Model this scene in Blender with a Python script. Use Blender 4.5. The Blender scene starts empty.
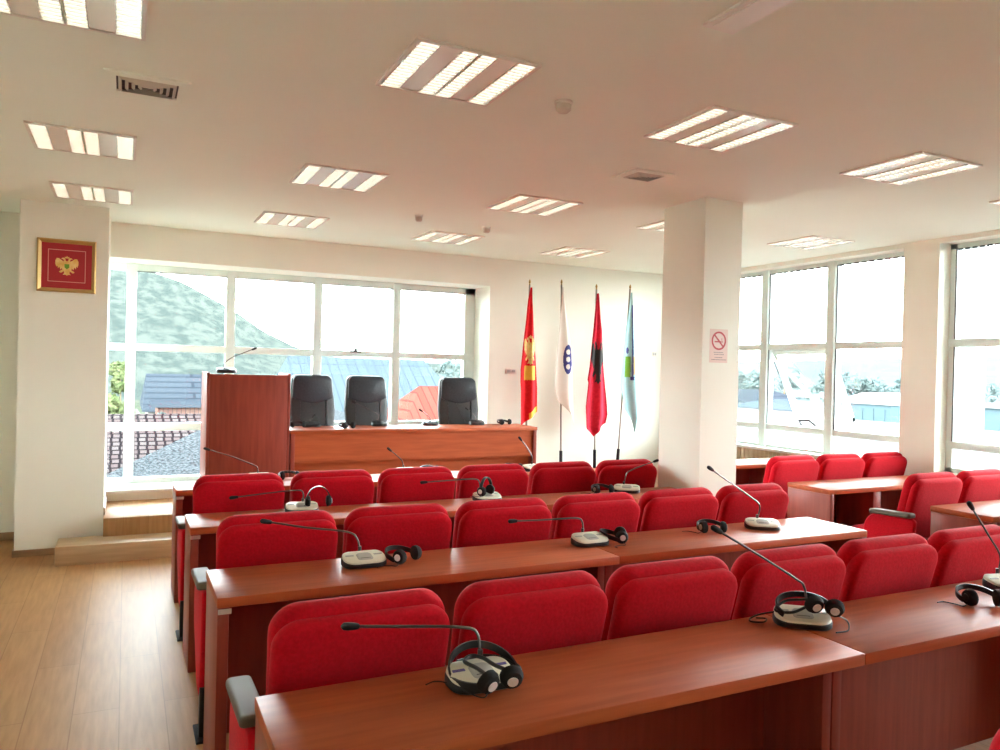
import bpy, bmesh, math, random
from mathutils import Vector, Matrix
from math import sin, cos, pi, radians as R

random.seed(7)
scn = bpy.context.scene
COL = scn.collection

# ------------------------------------------------------------------ materials
def mat(name, col, rough=.5, metal=0., spec=.5, emit=None, estr=0., coat=0., sheen=0., trans=0.):
    m = bpy.data.materials.new(name); m.use_nodes = True
    b = m.node_tree.nodes['Principled BSDF']
    b.inputs['Base Color'].default_value = (*col, 1)
    b.inputs['Roughness'].default_value = rough
    b.inputs['Metallic'].default_value = metal
    b.inputs['Specular IOR Level'].default_value = spec
    if coat: b.inputs['Coat Weight'].default_value = coat; b.inputs['Coat Roughness'].default_value = .12
    if sheen: b.inputs['Sheen Weight'].default_value = sheen; b.inputs['Sheen Roughness'].default_value = .5
    if emit: b.inputs['Emission Color'].default_value = (*emit, 1); b.inputs['Emission Strength'].default_value = estr
    return m

def nodes(m): return m.node_tree.nodes, m.node_tree.links, m.node_tree.nodes['Principled BSDF']

def vary(m, c1, c2, scale=(1, 1, 1), nscale=5., detail=4., bump=0., coord='Object', lo=.35, hi=.65, rough=.5):
    """two tones mixed by stretched noise, with optional bump"""
    N, L, b = nodes(m)
    tc = N.new('ShaderNodeTexCoord'); mp = N.new('ShaderNodeMapping'); mp.inputs['Scale'].default_value = scale
    nz = N.new('ShaderNodeTexNoise'); nz.inputs['Scale'].default_value = nscale; nz.inputs['Detail'].default_value = detail
    nz.inputs['Roughness'].default_value = rough
    cr = N.new('ShaderNodeValToRGB')
    cr.color_ramp.elements[0].position = lo; cr.color_ramp.elements[1].position = hi
    cr.color_ramp.elements[0].color = (*c1, 1); cr.color_ramp.elements[1].color = (*c2, 1)
    L.new(tc.outputs[coord], mp.inputs['Vector']); L.new(mp.outputs[0], nz.inputs['Vector'])
    L.new(nz.outputs['Fac'], cr.inputs['Fac']); L.new(cr.outputs[0], b.inputs['Base Color'])
    if bump:
        bp = N.new('ShaderNodeBump'); bp.inputs['Strength'].default_value = bump; bp.inputs['Distance'].default_value = .01
        L.new(nz.outputs['Fac'], bp.inputs['Height']); L.new(bp.outputs[0], b.inputs['Normal'])
    return m

def brick(m, c1, c2, cm, scale, bw, bh, mortar=.02, bump=0., rot=(0, 0, 0), coord='Object', offset=.5):
    N, L, b = nodes(m)
    tc = N.new('ShaderNodeTexCoord'); mp = N.new('ShaderNodeMapping'); mp.inputs['Rotation'].default_value = rot
    br = N.new('ShaderNodeTexBrick'); br.offset = offset
    br.inputs['Color1'].default_value = (*c1, 1); br.inputs['Color2'].default_value = (*c2, 1); br.inputs['Mortar'].default_value = (*cm, 1)
    br.inputs['Scale'].default_value = scale; br.inputs['Brick Width'].default_value = bw; br.inputs['Row Height'].default_value = bh
    br.inputs['Mortar Size'].default_value = mortar
    L.new(tc.outputs[coord], mp.inputs['Vector']); L.new(mp.outputs[0], br.inputs['Vector']); L.new(br.outputs['Color'], b.inputs['Base Color'])
    return m, br

M = {}
M['paint'] = vary(mat('wall paint', (.8, .7, .6), .75, spec=.3), (.84, .835, .735), (.87, .865, .765), nscale=1.3)
M['ceil'] = vary(mat('ceiling paint', (.8, .7, .6), .8, spec=.25), (.83, .865, .755), (.86, .895, .785), nscale=.8)
M['white'] = mat('white metal frame', (.70, .79, .75), .45, spec=.3)
M['ledge'] = mat('white sill', (.8, .8, .78), .4)
M['gasket'] = mat('dark window gasket', (.06, .065, .065), .5)
M['base'] = vary(mat('wood baseboard', (.3, .2, .12), .45), (.30, .19, .10), (.38, .25, .14), (1, 1, 8), 6)
# laminate floor: planks run away from the camera (along Y)
m = mat('oak laminate', (.6, .42, .25), .45, spec=.06); m, br = brick(m, (.43, .235, .10), (.465, .265, .118), (.35, .19, .082), 1., 1.3, .19, .0025, rot=(0, 0, R(90)))
N, L, b = nodes(m)
tc = N.new('ShaderNodeTexCoord'); mp = N.new('ShaderNodeMapping'); mp.inputs['Scale'].default_value = (14, 1.2, 1)
nz = N.new('ShaderNodeTexNoise'); nz.inputs['Scale'].default_value = 3; nz.inputs['Detail'].default_value = 6
mx = N.new('ShaderNodeMix'); mx.data_type = 'RGBA'; mx.blend_type = 'MULTIPLY'; mx.inputs[0].default_value = .55
cr = N.new('ShaderNodeValToRGB'); cr.color_ramp.elements[0].color = (.72, .66, .6, 1); cr.color_ramp.elements[1].color = (1.1, 1.08, 1.05, 1)
cr.color_ramp.elements[0].position = .3; cr.color_ramp.elements[1].position = .7
L.new(tc.outputs['Object'], mp.inputs[0]); L.new(mp.outputs[0], nz.inputs['Vector']); L.new(nz.outputs['Fac'], cr.inputs[0])
L.new(br.outputs['Color'], mx.inputs[6]); L.new(cr.outputs[0], mx.inputs[7]); L.new(mx.outputs[2], b.inputs['Base Color'])
M['floor'] = m
M['step'] = vary(mat('step laminate', (.5, .36, .2), .4), (.50, .34, .19), (.58, .40, .235), (1, 12, 12), 3)
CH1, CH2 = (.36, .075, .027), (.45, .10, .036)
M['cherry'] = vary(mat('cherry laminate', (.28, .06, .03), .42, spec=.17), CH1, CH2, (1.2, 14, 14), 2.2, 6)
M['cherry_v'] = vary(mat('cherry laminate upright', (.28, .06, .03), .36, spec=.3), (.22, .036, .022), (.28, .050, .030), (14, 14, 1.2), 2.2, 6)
M['plate'] = mat('metal plate', (.6, .55, .5), .35, .6)
M['red'] = vary(mat('red upholstery', (.5, .01, .02), .85, spec=.12, sheen=.04), (.45, .002, .010), (.54, .003, .014), nscale=90, bump=.15)
M['arm'] = mat('grey armrest', (.135, .112, .092), .6, spec=.2)
M['black'] = mat('black plastic', (.012, .012, .013), .38)
M['blackmetal'] = mat('black steel', (.02, .02, .02), .4, .3)
M['foam'] = mat('black foam', (.015, .015, .016), .9)
M['cream'] = mat('cream plastic', (.74, .70, .58), .4)
M['greyplastic'] = mat('grey plastic', (.42, .41, .38), .45)
M['display'] = mat('violet display', (.09, .06, .28), .3)
M['silver'] = mat('silver plastic', (.72, .70, .70), .3, .2)
M['neck'] = mat('gooseneck metal', (.10, .085, .08), .3, .6)
M['leather'] = vary(mat('black leather', (.03, .033, .036), .45), (.026, .029, .032), (.04, .043, .046), nscale=60, bump=.2)
M['leather2'] = vary(mat('navy black leather', (.022, .03, .04), .4), (.018, .026, .035), (.03, .04, .05), nscale=60, bump=.2)
M['gold'] = mat('gilded wood', (.55, .36, .13), .32, .55)
M['goldprint'] = vary(mat('gold print', (.8, .52, .12), .5), (.75, .42, .08), (.85, .62, .25), nscale=25)
M['pale_line'] = mat('pale gold line', (.75, .35, .28), .5)
M['redcard'] = mat('red card', (.42, .012, .022), .55)
M['flagred'] = vary(mat('scarlet cloth', (.7, .01, .015), .8, spec=.2), (.68, .010, .018), (.78, .016, .024), nscale=30)
M['flagcrim'] = vary(mat('crimson cloth', (.6, .01, .03), .8, spec=.2), (.58, .012, .035), (.68, .02, .05), nscale=30)
M['flagwhite'] = mat('white cloth', (.82, .77, .70), .8)
M['flagblue'] = mat('pale blue cloth', (.36, .58, .62), .8)
M['gold_yellow'] = mat('golden yellow cloth', (.85, .50, .06), .8)
M['eagleblack'] = mat('black print', (.025, .018, .018), .8)
M['navy'] = mat('navy print', (.05, .05, .22), .8)
M['green'] = mat('green print', (.16, .36, .03), .8)
M['tanprint'] = mat('tan print', (.6, .42, .2), .8)
M['pole'] = mat('steel flagpole', (.35, .30, .25), .35, .6)
M['louvre'] = mat('aluminium louvre', (.85, .84, .80), .25, .7)
M['tray'] = mat('satin reflector', (.84, .80, .72), .3, .12)
M['lamp'] = mat('lamp', (1, 1, 1), .5, emit=(1, .94, .77), estr=.088)
M['grille'] = mat('grille', (.62, .56, .46), .5)
M['grille_dark'] = mat('duct', (.07, .05, .035), .8)
M['signred'] = mat('sign red', (.55, .07, .08), .5)
M['paper'] = mat('sign film', (.80, .62, .55), .5)
M['ink'] = mat('grey ink', (.35, .27, .25), .6)
M['plastic_w'] = mat('white plastic', (.75, .70, .62), .4)
M['slat'] = vary(mat('pale wood slats', (.62, .5, .34), .5), (.58, .46, .31), (.66, .54, .37), (1, 1, 6), 4)

m = bpy.data.materials.new('window glass'); m.use_nodes = True
N, L = m.node_tree.nodes, m.node_tree.links; N.clear()
o = N.new('ShaderNodeOutputMaterial'); t = N.new('ShaderNodeBsdfTransparent'); t.inputs[0].default_value = (.93, .97, .96, 1)
g = N.new('ShaderNodeBsdfGlossy'); g.inputs['Roughness'].default_value = .02
fr = N.new('ShaderNodeFresnel'); fr.inputs[0].default_value = 1.3
mx = N.new('ShaderNodeMixShader')
L.new(fr.outputs[0], mx.inputs[0]); L.new(t.outputs[0], mx.inputs[1]); L.new(g.outputs[0], mx.inputs[2]); L.new(mx.outputs[0], o.inputs[0])
M['glass'] = m

# outside
M['hill'] = vary(mat('haze-toned wooded hillside', (0.1344, 0.1792, 0.1254), .9, spec=0), (.036, .045, .040), (.062, .069, .059), scale=(1, .22, 1.4), nscale=.16, detail=9, lo=.44, hi=.56, rough=.68)  # haze mixed into both tones: lighter, greyer, low contrast
M['farhill_hazed'] = vary(mat('haze-tinted far hills', (.1, .12, .12), .9, spec=0), (.074, .092, .094), (.088, .106, .105), nscale=.05, detail=6)  # distance haze put into the colour as a brighter, bluish tone
M['ground'] = vary(mat('ground', (0.2000, 0.2500, 0.1500), .9, spec=0), (0.0385, 0.0495, 0.0330), (0.0660, 0.0660, 0.0495), nscale=.2)
M['leaf'] = vary(mat('yellow green foliage', (0.1600, 0.2500, 0.0500), .8, spec=0), (.048, .065, .026), (.098, .108, .052), nscale=3)
M['leaf2'] = vary(mat('hazed foliage', (0.1100, 0.1760, 0.1320), .8, spec=0), (.058, .078, .074), (.085, .103, .095), nscale=2)  # tones lightened and greyed to stand for haze over the trees
M['bark'] = mat('bark', (0.1200, 0.0900, 0.0600), .9, spec=0)
M['housewall'] = vary(mat('pale render', (0.4800, 0.4560, 0.4160), .8, spec=0), (0.1012, 0.0968, 0.0880), (0.1232, 0.1166, 0.1056), nscale=1)
M['pinkwall'], _ = brick(mat('pink tiles', (0.3770, 0.2262, 0.1885), .8, spec=0), (0.0954, 0.0560, 0.0477), (0.1079, 0.0684, 0.0539), (0.0497, 0.0373, 0.0352), 1, .16, .35, .014, offset=0)
M['slate'], _ = brick(mat('slate roof', (0.1508, 0.1885, 0.2262), .7, spec=0), (.029, .035, .043), (.038, .045, .053), (.021, .026, .032), 1, 7., .55, .07)
M['metalroof'], _ = brick(mat('blue metal roof', (0.1885, 0.2413, 0.2790), .5, spec=0), (.044, .057, .066), (.051, .065, .074), (.033, .042, .049), 1, .45, 4., .03, offset=0)
M['redroof'], _ = brick(mat('red roof tiles', (0.5063, 0.1013, 0.0709), .8, spec=0), (0.1337, 0.0306, 0.0223), (0.1559, 0.0419, 0.0306), (0.1003, 0.0196, 0.0167), 1, .25, 3., .02, offset=0)
M['tiles'], _ = brick(mat('weathered tiles', (0.3770, 0.2639, 0.2262), .8, spec=0), (.066, .047, .045), (.082, .067, .063), (.013, .0105, .0115), 1, .23, .25, .035, offset=.1)
M['shingle'] = vary(mat('grey shingle', (0.2262, 0.2488, 0.2714), .9, spec=0), (.020, .023, .025), (.086, .091, .093), nscale=24, detail=3)
M['bluewall'] = mat('blue grey render', (0.0550, 0.0800, 0.0900), .8, spec=0)
M['whitewall'] = mat('white render', (0.1760, 0.1760, 0.1720), .8, spec=0)

# ------------------------------------------------------------------ mesh helpers
class MB:
    def __init__(s): s.v = []; s.f = []
    def add(s, vs, fs):
        o = len(s.v); s.v += [tuple(v) for v in vs]; s.f += [tuple(i + o for i in f) for f in fs]; return s
    def box(s, x0, x1, y0, y1, z0, z1, bev=0.):
        if bev <= 0:
            vs = [(x, y, z) for z in (z0, z1) for y in (y0, y1) for x in (x0, x1)]
            return s.add(vs, [(0, 2, 3, 1), (4, 5, 7, 6), (0, 1, 5, 4), (2, 6, 7, 3), (0, 4, 6, 2), (1, 3, 7, 5)])
        bm = bmesh.new(); bmesh.ops.create_cube(bm, size=1)
        for v in bm.verts:
            v.co = Vector(((x0 + x1) / 2 + v.co.x * (x1 - x0), (y0 + y1) / 2 + v.co.y * (y1 - y0), (z0 + z1) / 2 + v.co.z * (z1 - z0)))
        bmesh.ops.bevel(bm, geom=bm.edges[:], offset=bev, segments=2, profile=.5, affect='EDGES')
        s.bm(bm); return s
    def bm(s, bm):
        bm.verts.index_update(); bm.verts.ensure_lookup_table()
        s.add([v.co[:] for v in bm.verts], [[v.index for v in f.verts] for f in bm.faces]); bm.free(); return s
    def loft(s, rings, cap0=True, cap1=True, closed=True):
        n = len(rings[0]); o = len(s.v)
        for r in rings: s.v += [tuple(p) for p in r]
        for i in range(len(rings) - 1):
            for j in range(n if closed else n - 1):
                k = (j + 1) % n
                s.f.append((o + i * n + j, o + i * n + k, o + (i + 1) * n + k, o + (i + 1) * n + j))
        if cap0: s.f.append(tuple(o + j for j in range(n))[::-1])
        if cap1: s.f.append(tuple(o + (len(rings) - 1) * n + j for j in range(n)))
        return s
    def tube(s, pts, r, n=8, cap=True):
        pts = [Vector(p) for p in pts]
        rs = r if isinstance(r, (list, tuple)) else [r] * len(pts)
        rings = []; up = Vector((0, 0, 1)); prev = None
        for i, p in enumerate(pts):
            d = (pts[min(i + 1, len(pts) - 1)] - pts[max(i - 1, 0)]).normalized()
            if prev is None:
                a = Vector((1, 0, 0)) if abs(d.z) > .9 else up
                x = d.cross(a).normalized()
            else:
                x = (prev - d * prev.dot(d)).normalized()
            prev = x; y = d.cross(x)
            rings.append([p + (x * cos(2 * pi * k / n) + y * sin(2 * pi * k / n)) * rs[i] for k in range(n)])
        return s.loft(rings, cap, cap)
    def lathe(s, prof, c=(0, 0, 0), n=20, axis='z'):
        rings = []
        for r, h in prof:
            ring = []
            for k in range(n):
                a = 2 * pi * k / n
                p = (r * cos(a), r * sin(a), h)
                if axis == 'y': p = (p[0], -p[2], p[1])
                if axis == 'x': p = (p[2], p[0], p[1])
                ring.append((c[0] + p[0], c[1] + p[1], c[2] + p[2]))
            rings.append(ring)
        return s.loft(rings)
    def xf(s, mtx, start=0):
        for i in range(start, len(s.v)): s.v[i] = tuple(mtx @ Vector(s.v[i]))
        return s
    def build(s, name, m, parent=None, smooth=True, loc=None, angle=38):
        me = bpy.data.meshes.new(name); me.from_pydata(s.v, [], s.f); me.update()
        bm = bmesh.new(); bm.from_mesh(me); bmesh.ops.recalc_face_normals(bm, faces=bm.faces[:]); bm.to_mesh(me); bm.free()
        me.materials.append(M[m] if isinstance(m, str) else m)
        if smooth: me.shade_smooth(); me.set_sharp_from_angle(angle=R(angle))
        o = bpy.data.objects.new(name, me); COL.objects.link(o)
        if parent: o.parent = parent
        if loc: o.location = loc
        return o

def rpoly(pts):
    """rounded polygon: pts = (x, y, radius), counter-clockwise"""
    out = []; n = len(pts)
    for i in range(n):
        x, y, r = pts[i]; p = Vector((x, y)); a = Vector(pts[i - 1][:2]); c = Vector(pts[(i + 1) % n][:2])
        if r <= 0: out.append((x, y)); continue
        d1 = (a - p).normalized(); d2 = (c - p).normalized()
        ang = d1.angle(d2); t = r / math.tan(ang / 2)
        s = p + d1 * t; e = p + d2 * t; cen = p + (d1 + d2).normalized() * (r / sin(ang / 2))
        a0 = math.atan2(*(s - cen).yx); a1 = math.atan2(*(e - cen).yx)
        while a1 - a0 > pi: a1 -= 2 * pi
        while a1 - a0 < -pi: a1 += 2 * pi
        k = 8
        for j in range(k + 1):
            q = a0 + (a1 - a0) * j / k; out.append((cen.x + r * cos(q), cen.y + r * sin(q)))
    return out

def offset(pts, d):
    n = len(pts); out = []
    for i in range(n):
        a = Vector(pts[i - 1]); p = Vector(pts[i]); c = Vector(pts[(i + 1) % n])
        e1 = p - a; e2 = c - p
        e1 = e1.normalized() if e1.length > 1e-9 else e2.normalized(); e2 = e2.normalized() if e2.length > 1e-9 else e1
        nn = Vector((-e1.y - e2.y, e1.x + e2.x))
        nn = nn.normalized() if nn.length > 1e-6 else Vector((-e1.y, e1.x))
        out.append((p.x + nn.x * d, p.y + nn.y * d))
    return out

def slab(mb, outline, t, bev, puff=0., place=None, pinset=.05):
    """pillow-edged slab: outline in (u, v), thickness along w centred on 0; place maps (u, v, w) to xyz"""
    rings = []; k = 4
    if puff: rings.append([(u, v, -t / 2 - puff) for u, v in offset(outline, bev + pinset)])
    for i in range(k + 1):
        a = pi / 2 * i / k; rings.append([(u, v, -t / 2 + bev - bev * cos(a) if 0 else -t / 2 + bev * (1 - sin(a))) for u, v in offset(outline, bev * (1 - cos(a)))][:] if 0 else
                                         [(u, v, -t / 2 + bev * (1 - cos(a))) for u, v in offset(outline, bev * (1 - sin(a)))])
    for i in range(k + 1):
        a = pi / 2 * i / k; rings.append([(u, v, t / 2 - bev * (1 - sin(a)) ) for u, v in offset(outline, bev * (1 - cos(a)))])
    if puff: rings.append([(u, v, t / 2 + puff) for u, v in offset(outline, bev + pinset)])
    if place: rings = [[place(*p) for p in r] for r in rings]
    return mb.loft(rings)

def tag(o, label, cat, group=None, kind=None):
    o['label'] = label; o['category'] = cat
    if group: o['group'] = group
    if kind: o['kind'] = kind
    return o
def empty(name, loc, rz=0.):
    o = bpy.data.objects.new(name, None); COL.objects.link(o); o.location = loc; o.rotation_euler = (0, 0, rz); o.empty_display_size = .1
    return o
def struct(o, label=None, cat=None):
    o['kind'] = 'structure'
    if label: o['label'] = label; o['category'] = cat
    return o
def copy_tree(o, parent=None):
    c = o.copy(); COL.objects.link(c); c.parent = parent
    for ch in list(o.children): copy_tree(ch, c)
    return c

# ------------------------------------------------------------------ room shell
C = 2.88           # ceiling height
XR = 6.55          # inner face of the right wall
YB = 7.9           # inner face of the back wall
XL, YF = -2.0, -2.3
struct(MB().box(XL - .2, 6.9, YF - .2, 8.45, -.12, 0).build('floor', 'floor'), 'light oak laminate floor of the council room', 'floor')
struct(MB().box(XL - .2, 6.9, YF - .2, 8.45, C, C + .15).build('ceiling', 'ceil'), 'warm white ceiling with square recessed lights', 'ceiling')
WX0, WX1 = -.62, 3.73
w = MB().box(XL - .2, WX0, YB, 8.45, 0, C).box(WX1, 6.9, YB, 8.45, 0, C).box(WX0, WX1, YB, 8.45, 2.56, C).box(WX0, WX1, YB, 8.45, 0, .37)
struct(w.build('wall_back', 'paint'), 'cream back wall around the wide window', 'wall')
struct(MB().box(WX0, WX1, YB - .03, 8.45, .37, .40, .006).build('trim_1', 'ledge'), 'white window sill of the back wall', 'sill')
struct(MB().box(XL - .2, XL, YF, YB, 0, C).build('wall_left', 'paint'), 'cream left wall', 'wall')
wf = MB().box(XL, 6.85, YF - .2, YF, 0, C)
struct(wf.build('wall_front', 'paint'), 'cream wall behind the camera', 'wall')
wr = MB().box(6.6, 6.88, YF, YB, 0, .77).box(XR, 6.88, YF, YB, 2.835, C)
PIERS = [(7.56, YB), (4.42, 4.77), (.55, 2.30), (YF, -.95)]
for a, b_ in PIERS: wr.box(XR, 6.88, a, b_, 0, 2.835)
struct(wr.build('wall_right', 'paint'), 'cream right wall with piers between the windows', 'wall')
struct(MB().box(6.88, 7.32, 4.45, 4.75, -3, 3.4).build('trim_2', 'whitewall'), 'white fin of the outer wall beside the right window', 'trim')
# column with the framed crest, and the free-standing pillar
struct(MB().box(-.785, -.15, 7.19, YB, 0, C).build('column', 'paint'), 'cream column left of the back window', 'column')
struct(MB().box(-.797, -.47, 7.178, 7.19, 0, .055).box(-.797, -.785, 7.178, YB, 0, .055).build('trim_3', 'base'), 'brown baseboard round the column foot', 'baseboard')
struct(MB().box(XL, -.797, YB - .014, YB, 0, .07).build('baseboard_back', 'base'), 'brown baseboard of the back wall', 'baseboard')
struct(MB().box(-.15, -.138, 7.2, YB - .03, .3, .36).build('trim_4', 'base'), 'short brown baseboard on the platform', 'baseboard')
struct(MB().box(3.72, 4.07, 4.28, 4.75, 0, C).build('pillar', 'paint'), 'square cream pillar standing between the desk blocks', 'pillar')
struct(MB().box(3.708, 4.082, 4.268, 4.762, 0, .06).build('trim_5', 'base'), 'brown baseboard round the pillar', 'baseboard')
# platform with two steps
struct(MB().box(-.47, 4.15, 6.76, 7.1, 0, .15, .006).build('step', 'step'), 'lower wooden step before the platform', 'step')
struct(MB().box(-.148, 4.15, 7.04, YB, 0, .30, .006).build('platform', 'floor'), 'raised wooden platform under the chairman table', 'platform')

# back window
wn = empty('window_1', (0, 8.35, 0)); struct(wn, 'wide white framed window of four bays in the back wall', 'window')
zt, zb = 2.56, .40
fr = MB().box(WX0, WX0 + .05, -.04, .04, zb, zt).box(3.60, WX1, -.04, .04, zb, zt).box(WX0, WX1, -.04, .04, 2.49, zt).box(WX0, WX1, -.04, .04, zb, zb + .05)
fr.build('frame', 'white', wn, False)
for x in (.035, .96, 1.86, 2.755): MB().box(x - .045, x + .045, -.055, .05, zb, zt, .006).build('mullion', 'white', wn)
MB().box(WX0, WX1, -.05, .04, 1.705, 1.775, .005).build('transom', 'white', wn)
MB().box(WX0, WX1, -.05, .04, .915, .99, .005).build('transom', 'white', wn)
gk = MB()
for a, b_ in ((.08, .915), (1.005, 1.815), (1.905, 2.71), (2.80, 3.6)): gk.box(a, b_, -.046, -.04, 2.482, 2.49)
gk.build('gasket', 'gasket', wn, False)
MB().box(WX0, WX1, -.006, .006, zb, zt).build('glass', 'glass', wn, False)
hd = MB().box(2.22, 2.34, -.08, -.05, 1.755, 1.775, .004).box(2.26, 2.30, -.075, -.05, 1.775, 1.80, .004); hd.build('handle', 'gasket', wn)

# right windows
def right_window(name, y0, y1, mull, label, rails=True):
    q = empty(name, (6.75, 0, 0)); struct(q, label, 'window')
    f = MB().box(-.04, .04, y0, y0 + .06, .77, 2.835).box(-.04, .04, y1 - .06, y1, .77, 2.835).box(-.04, .04, y0, y1, 2.79, 2.835).box(-.04, .04, y0, y1, .77, .81)
    f.build('frame', 'white', q, False)
    for y in mull:
        MB().box(-.075, .05, y - .05, y + .05, .77, 2.835, .006).build('mullion', 'white', q)
    MB().box(-.05, .04, y0, y1, 1.905, 1.975, .005).build('transom', 'white', q)
    MB().box(-.05, .04, y0, y1, .985, 1.05, .005).build('transom', 'white', q)
    g = MB(); ys = [y0] + list(mull) + [y1]
    for i in range(len(ys) - 1):
        n = 9; a, b_ = ys[i] + .06, ys[i + 1] - .06
        for k in range(n):
            g.box(-.052, -.041, a + (b_ - a) * (k + .15) / n, a + (b_ - a) * (k + .8) / n, 2.775, 2.79)
        g.box(-.046, -.041, b_ - .004, b_ + .008, 1.05, 2.79)
    g.build('vent_strip', 'gasket', q, False)
    return q
q = right_window('window_2', 4.77, 7.56, (5.70, 6.63), 'white framed window beyond the pier with one sash tilted open')
MB().box(-.006, .006, 4.77, 7.56, 1.94, 2.835).box(-.006, .006, 4.77, 5.70, 1.02, 1.94).box(-.006, .006, 6.63, 7.56, 1.02, 1.94).box(-.006, .006, 4.77, 7.56, .77, 1.02).build('glass', 'glass', q, False)
# open top-hung sash
rot = Matrix.Translation((.02, 0, 1.905)) @ Matrix.Rotation(R(-27), 4, 'Y')
sf = MB(); y0, y1, h = 5.76, 6.57, .87
sf.box(-.02, .02, y0, y0 + .05, -h, 0).box(-.02, .02, y1 - .05, y1, -h, 0).box(-.02, .02, y0, y1, -.05, 0).box(-.02, .02, y0, y1, -h, -h + .05).xf(rot)
s_ = sf.build('sash', 'white', q, False)
MB().box(-.006, .006, y0 + .04, y1 - .04, -h + .04, -.04).xf(rot).build('glass', 'glass', s_, False)
st = MB().tube([(.03, 6.60, 1.84), (.14, 6.58, 1.62)], .008).tube([(.03, 5.73, 1.84), (.14, 5.75, 1.62)], .008); st.build('stay', 'gasket', s_)
hn = MB().tube([(-.05, 6.06, 1.07), (-.10, 6.05, 1.12), (-.10, 5.92, 1.135), (-.06, 5.86, 1.075)], .012, 8); hn.build('handle', 'gasket', q)
q = right_window('window_3', 2.30, 4.42, (3.05, 3.72), 'white framed window at the right edge of the photo')
MB().box(-.006, .006, 2.30, 4.42, .77, 2.835).build('glass', 'glass', q, False)
q = right_window('fill_window', -.95, .55, (-.2,), 'added white framed window beside the camera, out of view, for fill light')  # unseen window, added and sized to fill the near half with light
MB().box(-.006, .006, -.95, .55, .77, 2.835).build('glass', 'glass', q, False)
# slatted radiator cover under the right windows
rc = empty('radiator_cover', (6.50, 6.2, 0)); tag(rc, 'pale slatted wooden radiator cover under the far right window', 'radiator cover')
MB().box(-.02, .10, -1.4, 1.3, .76, .79, .004).build('top', 'ledge', rc)
sl = MB()
for k in range(44): sl.box(.005, .03, -1.38 + k * .0612, -1.38 + k * .0612 + .05, .03, .76)
sl.build('slat_panel', 'slat', rc, False)
MB().box(.03, .10, -1.38, 1.29, 0, .755).build('body', 'slat', rc, False)

# ------------------------------------------------------------------ ceiling fittings
def make_light():
    r = empty('ceiling_light', (0, 0, C)); s = .275
    f = MB().box(-s, s, -s, -s + .014, -.012, 0).box(-s, s, s - .014, s, -.012, 0).box(-s, -s + .014, -s, s, -.012, 0).box(s - .014, s, -s, s, -.012, 0)
    f.build('frame', 'plastic_w', r, False)
    strips = [(-.258, -.172), (-.078, -.004), (.004, .078), (.172, .258)]
    for a, b_ in ((-.172, -.078), (.078, .172)): MB().box(a, b_, -s + .014, s - .014, -.006, -.001).build('reflector', 'tray', r, False)
    for a, b_ in strips:
        lo = MB().box(a, a + .004, -.261, .261, -.012, -.001).box(b_ - .004, b_, -.261, .261, -.012, -.001)
        for k in range(17): y = -.261 + .522 * k / 16; lo.box(a, b_, y - .0022, y + .0022, -.011, -.003)
        l = lo.build('louvre', 'louvre', r, False)
        MB().box(a + .004, b_ - .004, -.259, .259, -.0025, -.0008).build('lamp', 'lamp', l, False)
    return r
L0 = make_light()
LIGHTS = [(1.26, 3.07, 'square louvred ceiling light nearest the camera, middle of the ceiling'),
          (2.75, 3.08, 'square louvred ceiling light above and left of the pillar'),
          (4.24, 3.07, 'square louvred ceiling light right of the pillar over the desks'),
          (5.76, 3.07, 'square ceiling light cut by the right edge of the photo'),
          (5.80, 5.20, 'square ceiling light in front of the far right window'),
          (-.245, 5.09, 'square louvred ceiling light left of the air grille, before the column'),
          (-.25, 6.62, 'square louvred ceiling light just above the framed crest column'),
          (1.27, 5.15, 'square louvred ceiling light in the middle of the left bays'),
          (1.28, 6.85, 'small far ceiling light over the lectern'),
          (2.80, 5.18, 'square louvred ceiling light between smoke detectors, left of the ceiling diffuser'),
          (2.79, 6.91, 'small far ceiling light above the head chairs'),
          (4.28, 6.98, 'far ceiling light above the four flags'),
          (4.26, 5.2, 'ceiling light half hidden behind the pillar top'),
          (-.23, 3.07, 'ceiling light cut by the top left corner of the photo')]
for i, (x, y, lb) in enumerate(LIGHTS):
    o = L0 if i == 0 else copy_tree(L0)
    o.location = (x, y, C); tag(o, lb, 'ceiling light', 'square louvred ceiling lights')

def diffuser(x, y, sx, sy, label, ring=4):
    r = empty('air_diffuser', (x, y, C)); tag(r, label, 'air vent')
    MB().box(-sx, sx, -sy, -sy + .05, -.01, 0).box(-sx, sx, sy - .05, sy, -.01, 0).box(-sx, -sx + .05, -sy + .05, sy - .05, -.01, 0).box(sx - .05, sx, -sy + .05, sy - .05, -.01, 0).build('frame', 'ceil', r, False)
    MB().box(-sx + .05, sx - .05, -sy + .05, sy - .05, -.002, -.0005).build('duct', 'grille_dark', r, False)
    for k in range(ring):
        a = sx - .058 - k * (sx - .07) / ring; c = sy - .058 - k * (sy - .07) / ring; t = .012; b_ = MB()
        rings = [[(-a, -c, -.003), (a, -c, -.003), (a, c, -.003), (-a, c, -.003)],
                 [(-a + t, -c + t, -.016), (a - t, -c + t, -.016), (a - t, c - t, -.016), (-a + t, c - t, -.016)],
                 [(-a + t + .003, -c + t + .003, -.016), (a - t - .003, -c + t + .003, -.016), (a - t - .003, c - t - .003, -.016), (-a + t + .003, c - t - .003, -.016)]]
        b_.loft(rings, False, False).build('blade', 'grille', r, False)
    return r
diffuser(.065, 3.92, .18, .155, 'beige air grille with dark slots in the ceiling at upper left')
diffuser(2.98, 4.03, .155, .135, 'square ceiling air diffuser left of the pillar top')
r = empty('slot_diffuser', (1.935, 1.9, C)); tag(r, 'long narrow ceiling slot cut by the top edge of the photo', 'air vent')
MB().box(-.07, .07, -.5, .285, -.01, 0).build('frame', 'tray', r, False)
MB().box(-.045, .045, -.48, .26, -.014, -.01).build('slot', 'tray', r, False)
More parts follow.
